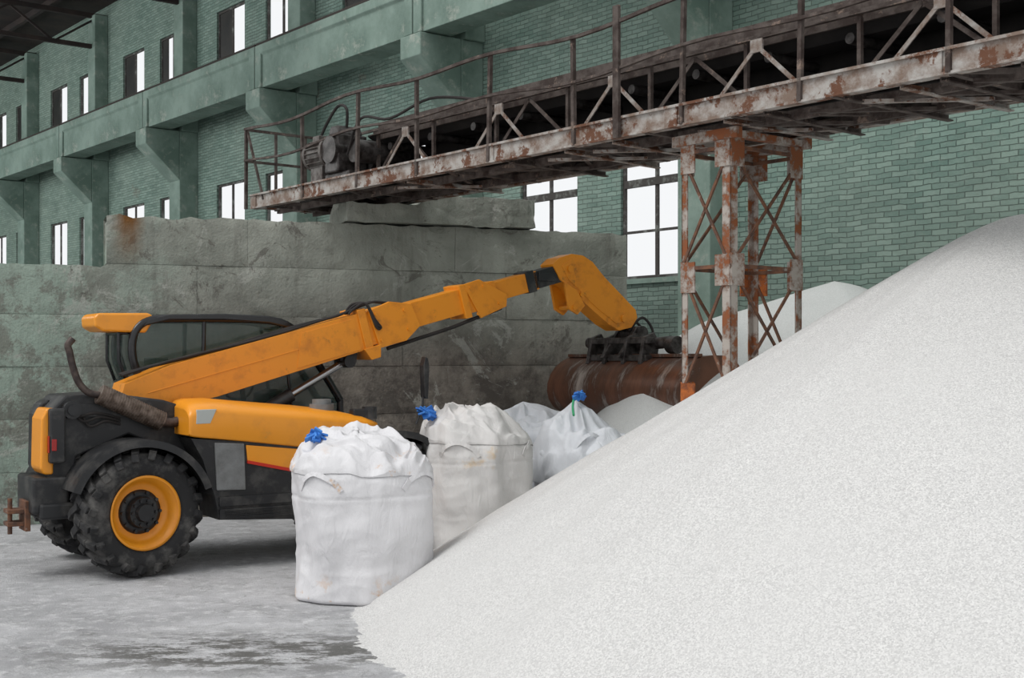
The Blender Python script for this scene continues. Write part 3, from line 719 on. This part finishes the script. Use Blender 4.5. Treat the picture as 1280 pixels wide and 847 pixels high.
m=MB(); m.tube(cat_([sp(126,494,-.58),sp(110,490,-.58),sp(98,477,-.58),sp(91,458,-.58),sp(87,440,-.58),sp(85,431,-.58),sp(91,423,-.58)],6),.034,16)
m.obj('exhaust_pipe','pipe',parent=T)
m=MB(); m.tube(cat_([sp(203,527,-.58),sp(215,528,-.58),sp(235,523,-.58)],4),.05,14); m.obj('exhaust_inlet','pipe',parent=T)
# boom
wb=-.18
B0=Vector(sd(160,496,wb)); B1=Vector(sd(697,344,wb)); E=(B1-B0).normalized(); Nn=Vector((-E.y,E.x))
def bs(px):
    lo,hi=-2,9
    for _ in range(40):
        mid=(lo+hi)/2; p=B0+E*mid; X=RX+cA*p.x-sA*wb; Y=RY+sA*p.x+cA*wb
        if 640+F*X/Y<px: lo=mid
        else: hi=mid
    return lo
def bq(s,o): v=B0+E*s+Nn*o; return (v.x,v.y)
def b3(s,o,w): v=B0+E*s+Nn*o; return Vector((v.x,w,v.y))
def sec(m,s0,s1,o0,o1,w,mi=0): m.prism([bq(s0,o0),bq(s1,o0),bq(s1,o1),bq(s0,o1)],-w,w,'y',mi)
s1=bs(455)
m=MB(); m.prism([bq(-.12,-.06),bq(.15,-.22),bq(.9,-.25),bq(s1,-.215),bq(s1,.20),bq(.5,.20),bq(0,.14)],-.2,.2)
m.prism([bq(.2,-.02),bq(s1-.2,-.01),bq(s1-.2,.0),bq(.2,-.01)],-.206,-.2)
m.prism([bq(s1-.9,-.2),bq(s1-.1,-.2),bq(s1-.1,.16),bq(s1-.75,.16)],-.208,-.2)
boom=m.obj('boom','orange',parent=T,bevel=.008)
m=MB(); sec(m,s1-.05,s1+.05,-.25,.24,.225); sec(m,s1+.05,bs(505),-.19,.19,.2); m.prism([bq(s1+.08,.2),bq(bs(490),.24),bq(bs(515),.15),bq(bs(520),-.12),bq(bs(500),-.24),bq(s1+.12,-.24)],-.235,-.19)
m.prism([bq(s1-.08,-.2),bq(s1+.14,-.2),bq(s1+.10,-.34),bq(s1-.02,-.34)],-.24,.24)
for s,o_ in ((s1+.16,.14),(s1+.16,-.16),(bs(505),.1),(bs(505),-.12)): m.cyl(b3(s,o_,-.25),b3(s,o_,-.23),.02,n=8)
m.obj('boom_collar','orange',parent=boom,bevel=.006)
m=MB(); sec(m,s1-.3,bs(585),-.14,.155,.15); m.obj('boom_section','orange',parent=boom,bevel=.008)
m=MB(); sec(m,bs(578),bs(586),-.2,.2,.19); sec(m,bs(586),bs(622),-.155,.145,.17); m.prism([bq(bs(583),.2),bq(bs(603),.21),bq(bs(632),-.05),bq(bs(628),-.19),bq(bs(595),-.24)],-.2,-.165)
for s,o_ in ((bs(590),.14),(bs(592),-.18),(bs(606),.12),(bs(620),-.13)): m.cyl(b3(s,o_,-.215),b3(s,o_,-.2),.018,n=8)
m.obj('boom_collar','orange',parent=boom,bevel=.006)
m=MB(); sec(m,bs(580),bs(676),-.11,.12,.12); m.obj('boom_section','orange',parent=boom,bevel=.008)
m=MB(); sec(m,bs(672),bs(704),-.10,.115,.12); m.box(bq(bs(676),0)[0],bq(bs(698),0)[0],-.14,-.12,bq(bs(684),.02)[1]-.05,bq(bs(684),.02)[1]+.06); m.obj('boom_tip','black',parent=boom,bevel=.008)
m=MB(); sec(m,bs(662),bs(672),-.125,.14,.135); m.obj('wear_ring','black',parent=boom,bevel=.006)
for k,off in enumerate((-.17,-.13,-.08)):
    m=MB(); pts=[b3(s,.225+.012*math.sin(s*3+k),off) for s in [i*.25 for i in range(0,int(s1/.25)+1)]]
    pts+=[b3(s1+.15,.28,off),b3(s1+.3,.25,off),b3(s1+.5,.18,off)]
    m.tube(cat_(pts,3),.014,8); m.obj('hydraulic_hose','belt',parent=boom)
for k in range(3):
    m=MB(); m.tube(cat_([b3(s1-.15,.22,-.1-.05*k),b3(s1-.05,.31-.02*k,-.14-.03*k),b3(s1+.07,.28,-.24),b3(s1+.12,.1-.05*k,-.265),b3(s1+.2,-.02,-.22)],5),.014,8); m.obj('hydraulic_hose','belt',parent=boom)
m=MB(); m.tube([b3(bs(480),-.28,-.12),b3(bs(560),-.26,-.12),b3(bs(625),-.2,-.12)],.022,10); m.obj('chain_rod','belt',parent=boom)
m=MB(); a=Vector((.95,0,1.15)); b_=b3(bs(432),-.3,0); c=a.lerp(b_,.6); m.cyl(a,c,.075,n=20); m.cyl(c,b_,.042,n=16,mi=1); m.cyl(b_+Vector((0,-.14,0)),b_+Vector((0,.14,0)),.07,n=16); m.beam(b_,b_+Vector((.02,0,.16)),.2,.18)
m.obj('lift_cylinder',['black','chrome'],parent=T)
m=MB(); q=[sd(x,y,-.16) for x,y in ((692,330),(700,322),(716,317),(730,319),(742,327),(757,346),(778,368),(796,387),(798,397),(791,409),(775,413),(762,405),(747,392),(734,380),(724,370),(714,358),(702,350))]
m.prism(q,-.14,.14)
q2=[sd(x,y,-.16) for x,y in ((703,332),(716,323),(730,325),(749,347),(774,374),(788,388),(784,401),(772,405),(750,387),(737,375),(725,362),(712,350))]
m.prism(q2,-.148,-.14)
for x,y,r in ((714,336,.045),(728,368,.03),(781,398,.045)):
    c=sp(x,y,-.17); m.cyl(c,c+Vector((0,.34,0)),r,n=20)
m.obj('boom_head','orange',parent=T,bevel=.006)
m=MB(); q=[sd(x,y,-.18) for x,y in ((706,352),(722,362),(732,382),(723,393),(712,386))]; m.prism(q,-.17,-.13); m.prism(q,.13,.17); c=sp(719,384,-.19); m.cyl(c,c+Vector((0,.38,0)),.03,n=16)
m.obj('head_bracket','orange',parent=T,bevel=.006)
m=MB()
m.box(6.42,6.55,-.62,.62,2.28,2.36); m.box(6.40,6.52,-.62,.62,2.06,2.14)
for y in (-.55,-.2,.2,.55): m.prism([(6.35,2.02),(6.62,2.02),(6.66,2.3),(6.58,2.42),(6.42,2.36)],y-.03,y+.03)
m.cyl((6.68,-.22,2.42),(6.68,.22,2.42),.09,n=20); m.cyl((6.62,-.85,2.30),(6.62,-.25,2.26),.075,n=18); m.cyl((6.62,.25,2.26),(6.62,.85,2.30),.075,n=18)
m.prism([(6.3,2.1),(6.7,2.1),(6.78,2.45),(6.6,2.5)],-.2,-.14); m.prism([(6.3,2.1),(6.7,2.1),(6.78,2.45),(6.6,2.5)],.14,.2)
m.cyl((6.62,-.98,2.26),(6.62,-.84,2.26),.11,n=20)
m.obj('quick_carriage','steel',parent=T,bevel=.008)
for dy in (0,.2):
    m=MB(); m.tube(cat_([(6.55,-.1+dy,2.45),(6.75,-.12+dy,2.62-dy*.2),(6.9,-.15+dy,2.45),(6.8,-.2+dy,2.25)],5),.018,8); m.obj('carriage_hose','belt',parent=T)
prof=[(7.02,2.10),(6.85,2.125),(6.7,2.13),(6.55,2.115),(6.42,2.06),(6.3,1.98),(6.22,1.88),(6.17,1.76),(6.16,1.65),(6.19,1.54),(6.26,1.44),(6.37,1.37),(6.5,1.34),(6.65,1.33),(7.0,1.33),(7.45,1.36)]
cen=Vector((6.7,1.73)); inn=[]
for x,z in prof:
    v=Vector((x,z)); d=(cen-v)
    inn.append((x,z-.025) if x>6.9 and z>1.9 else ((x,z+.025) if x>6.6 and z<1.5 else tuple(v+d.normalized()*.03)))
m=MB(); WN,WP=-1.50,1.18; n=len(prof)
vo=[(x,s,z) for s in (WN,WP) for x,z in prof]; m.add(vo,[(i,i+1,i+1+n,i+n) for i in range(n-1)],0,True)
vi=[(x,s,z) for s in (WN,WP) for x,z in inn]; m.add(vi,[(i+n,i+1+n,i+1,i) for i in range(n-1)],1,True)
for y in (WN-.02,WP): m.prism(prof,y,y+.02)
m.box(7.35,7.5,WN,WP,1.335,1.38); m.box(6.97,7.04,WN,WP,2.06,2.13); m.box(6.5,6.56,WN,WP,2.11,2.15)
m.obj('bucket',['bucket','inside'],parent=T,fixn=False)
# cab
w0,w1=.20,.82
fr0=[(176,476),(167,452),(165,430),(170,412),(184,401),(210,398),(280,398),(335,400),(358,406),(374,420),(398,455),(425,500)]
fr2=[tuple(v) for v in cat_([sd(x,y,w0) for x,y in fr0],4)]
m=MB()
for w_ in (w0,w1):
    pts=[(a,w_,b_) for a,b_ in fr2]; m.tube(pts,.045,12)
    b1=(fr2[0][0]-.02,w_,1.1); b2=(fr2[-1][0],w_,.95); m.tube([pts[0],b1],.045,10); m.tube([pts[-1],b2],.04,10); m.tube([b1,b2],.04,10)
    a=sd(255,400,w0); m.tube([(a[0],w_,a[1]),(a[0]-.02,w_,1.1)],.024,8)
    a=sd(352,404,w0); c=sd(368,470,w0); m.tube([(a[0],w_,a[1]),(c[0]+.03,w_,1.1)],.02,8)
for (px,py) in ((176,476),(184,401),(374,420),(425,500)):
    a=sd(px,py,w0); m.tube([(a[0],w0,a[1]),(a[0],w1,a[1])],.035,10)
m.obj('cab_frame','gloss',parent=T)
m=MB(); r_=[sd(x,y,w0) for x,y in ((176,408),(186,398),(210,393),(280,392),(335,395),(358,401),(370,412),(356,409),(335,404),(280,400),(210,400),(190,405))]
m.prism(r_,w0-.05,w1+.05); m.obj('cab_roof','gloss',parent=T,bevel=.015)
m=MB()
for w_ in (w0,w1):
    pp=fr2+[(fr2[-1][0],.95),(fr2[0][0],1.1)]; m.prism(pp,w_-.004,w_+.004)
m.obj('side_glass','glass',parent=T)
m=MB()
seg=fr2[36:]; m.add([(a,w_,b_) for a,b_ in seg for w_ in (w0,w1)],[(2*i,2*i+1,2*i+3,2*i+2) for i in range(len(seg)-1)],0,True)
m.obj('windscreen','glass',parent=T,fixn=False)
m=MB(); q=[sd(x,y,w0) for x,y in ((122,391),(186,391),(194,397),(182,416),(128,414),(118,408),(117,396))]
m.prism(q,w0-.02,w0+.5); m.obj('roof_cowl','orange_clean',parent=T,bevel=.025,seg=3)
m=MB(); q=[sd(x,y,w0) for x,y in ((150,416),(168,416),(166,440),(176,474),(160,477),(150,450))]
m.prism(q,w0+.05,w1-.15); m.obj('rear_window','glass',parent=T)
m=MB()
for w_ in (w0+.05,w1-.15):
    pts=[(a,w_,b_) for a,b_ in q]; m.tube(pts+[pts[0]],.02,8)
m.tube([(q[0][0],w0+.05,q[0][1]),(q[0][0],w1-.15,q[0][1])],.02); m.tube([(q[4][0],w0+.05,q[4][1]),(q[4][0],w1-.15,q[4][1])],.02)
m.obj('rear_window_frame','gloss',parent=T)
m=MB(); m.box(.35,2.05,w0,w1,.75,1.25); m.prism([(.55,1.2),(1.1,1.2),(1.15,1.4),(.72,1.45),(.66,2.1),(.52,2.1)],.3,.72); m.prism([(1.75,1.2),(2.0,1.2),(1.95,1.75),(1.8,1.7)],.3,.78)
m.cyl((1.62,.5,1.25),(1.55,.5,1.8),.03); m.lathe_y([(-.01,.17),(.01,.17),(.01,.2),(-.01,.2)],24,c=(1.5,.5,1.82))
m.obj('cab_interior','black',parent=T,bevel=.02)
m=MB(); m.box(-.15,.45,.25,.8,.9,1.68); m.obj('rear_fuel_tank','black',parent=T,bevel=.03)
m=MB(); c=sp(530,473,-.9); m.tube([sp(520,530,-.9),sp(528,510,-.9),c],.014,8); m.prism([(c.x-.02,c.z-.20),(c.x+.02,c.z-.22),(c.x+.035,c.z+.12),(c.x+.02,c.z+.22),(c.x-.01,c.z+.24),(c.x-.035,c.z+.14)],-.96,-.86)
m.obj('side_mirror','black',parent=T,bevel=.015)
# ---------------------------------------------------------------- light
W=bpy.data.worlds.new('World'); bpy.context.scene.world=W; W.use_nodes=True
bg=W.node_tree.nodes['Background']; bg.inputs[0].default_value=(.97,.985,1,1); bg.inputs[1].default_value=.95
sun=bpy.data.lights.new('sun','SUN'); sun.energy=1.55; sun.angle=math.radians(28); sun.color=(1,.99,.97)
so=bpy.data.objects.new('sun',sun); so.rotation_euler=(math.radians(36),0,math.radians(-50)); bpy.context.scene.collection.objects.link(so)
for (x,y,z,sz,en) in ((-30,0,11,10,1150),(-44,0,11,10,1600)):  # added fill lamps outside the view, brightening the far brick wall under the roof
    a=bpy.data.lights.new('wall_fill','AREA'); a.size=sz; a.energy=en; a.color=(.97,1,1)
    o=bpy.data.objects.new('wall_fill',a); p=HALL@Vector((x,y,z)); o.location=p
    tg=HALL@Vector((x,DW,6)); o.rotation_euler=(tg-p).to_track_quat('-Z','Y').to_euler(); bpy.context.scene.collection.objects.link(o)
cam=bpy.data.cameras.new('cam'); cam.lens=45; cam.sensor_width=36; cam.shift_y=(HZ-423.5)/1280
co=bpy.data.objects.new('cam',cam); co.location=(0,0,CH); co.rotation_euler=(pi/2,0,0); bpy.context.scene.collection.objects.link(co)
bpy.context.scene.camera=co
bpy.context.scene.view_settings.view_transform='Standard'
bpy.context.scene.view_settings.exposure=0
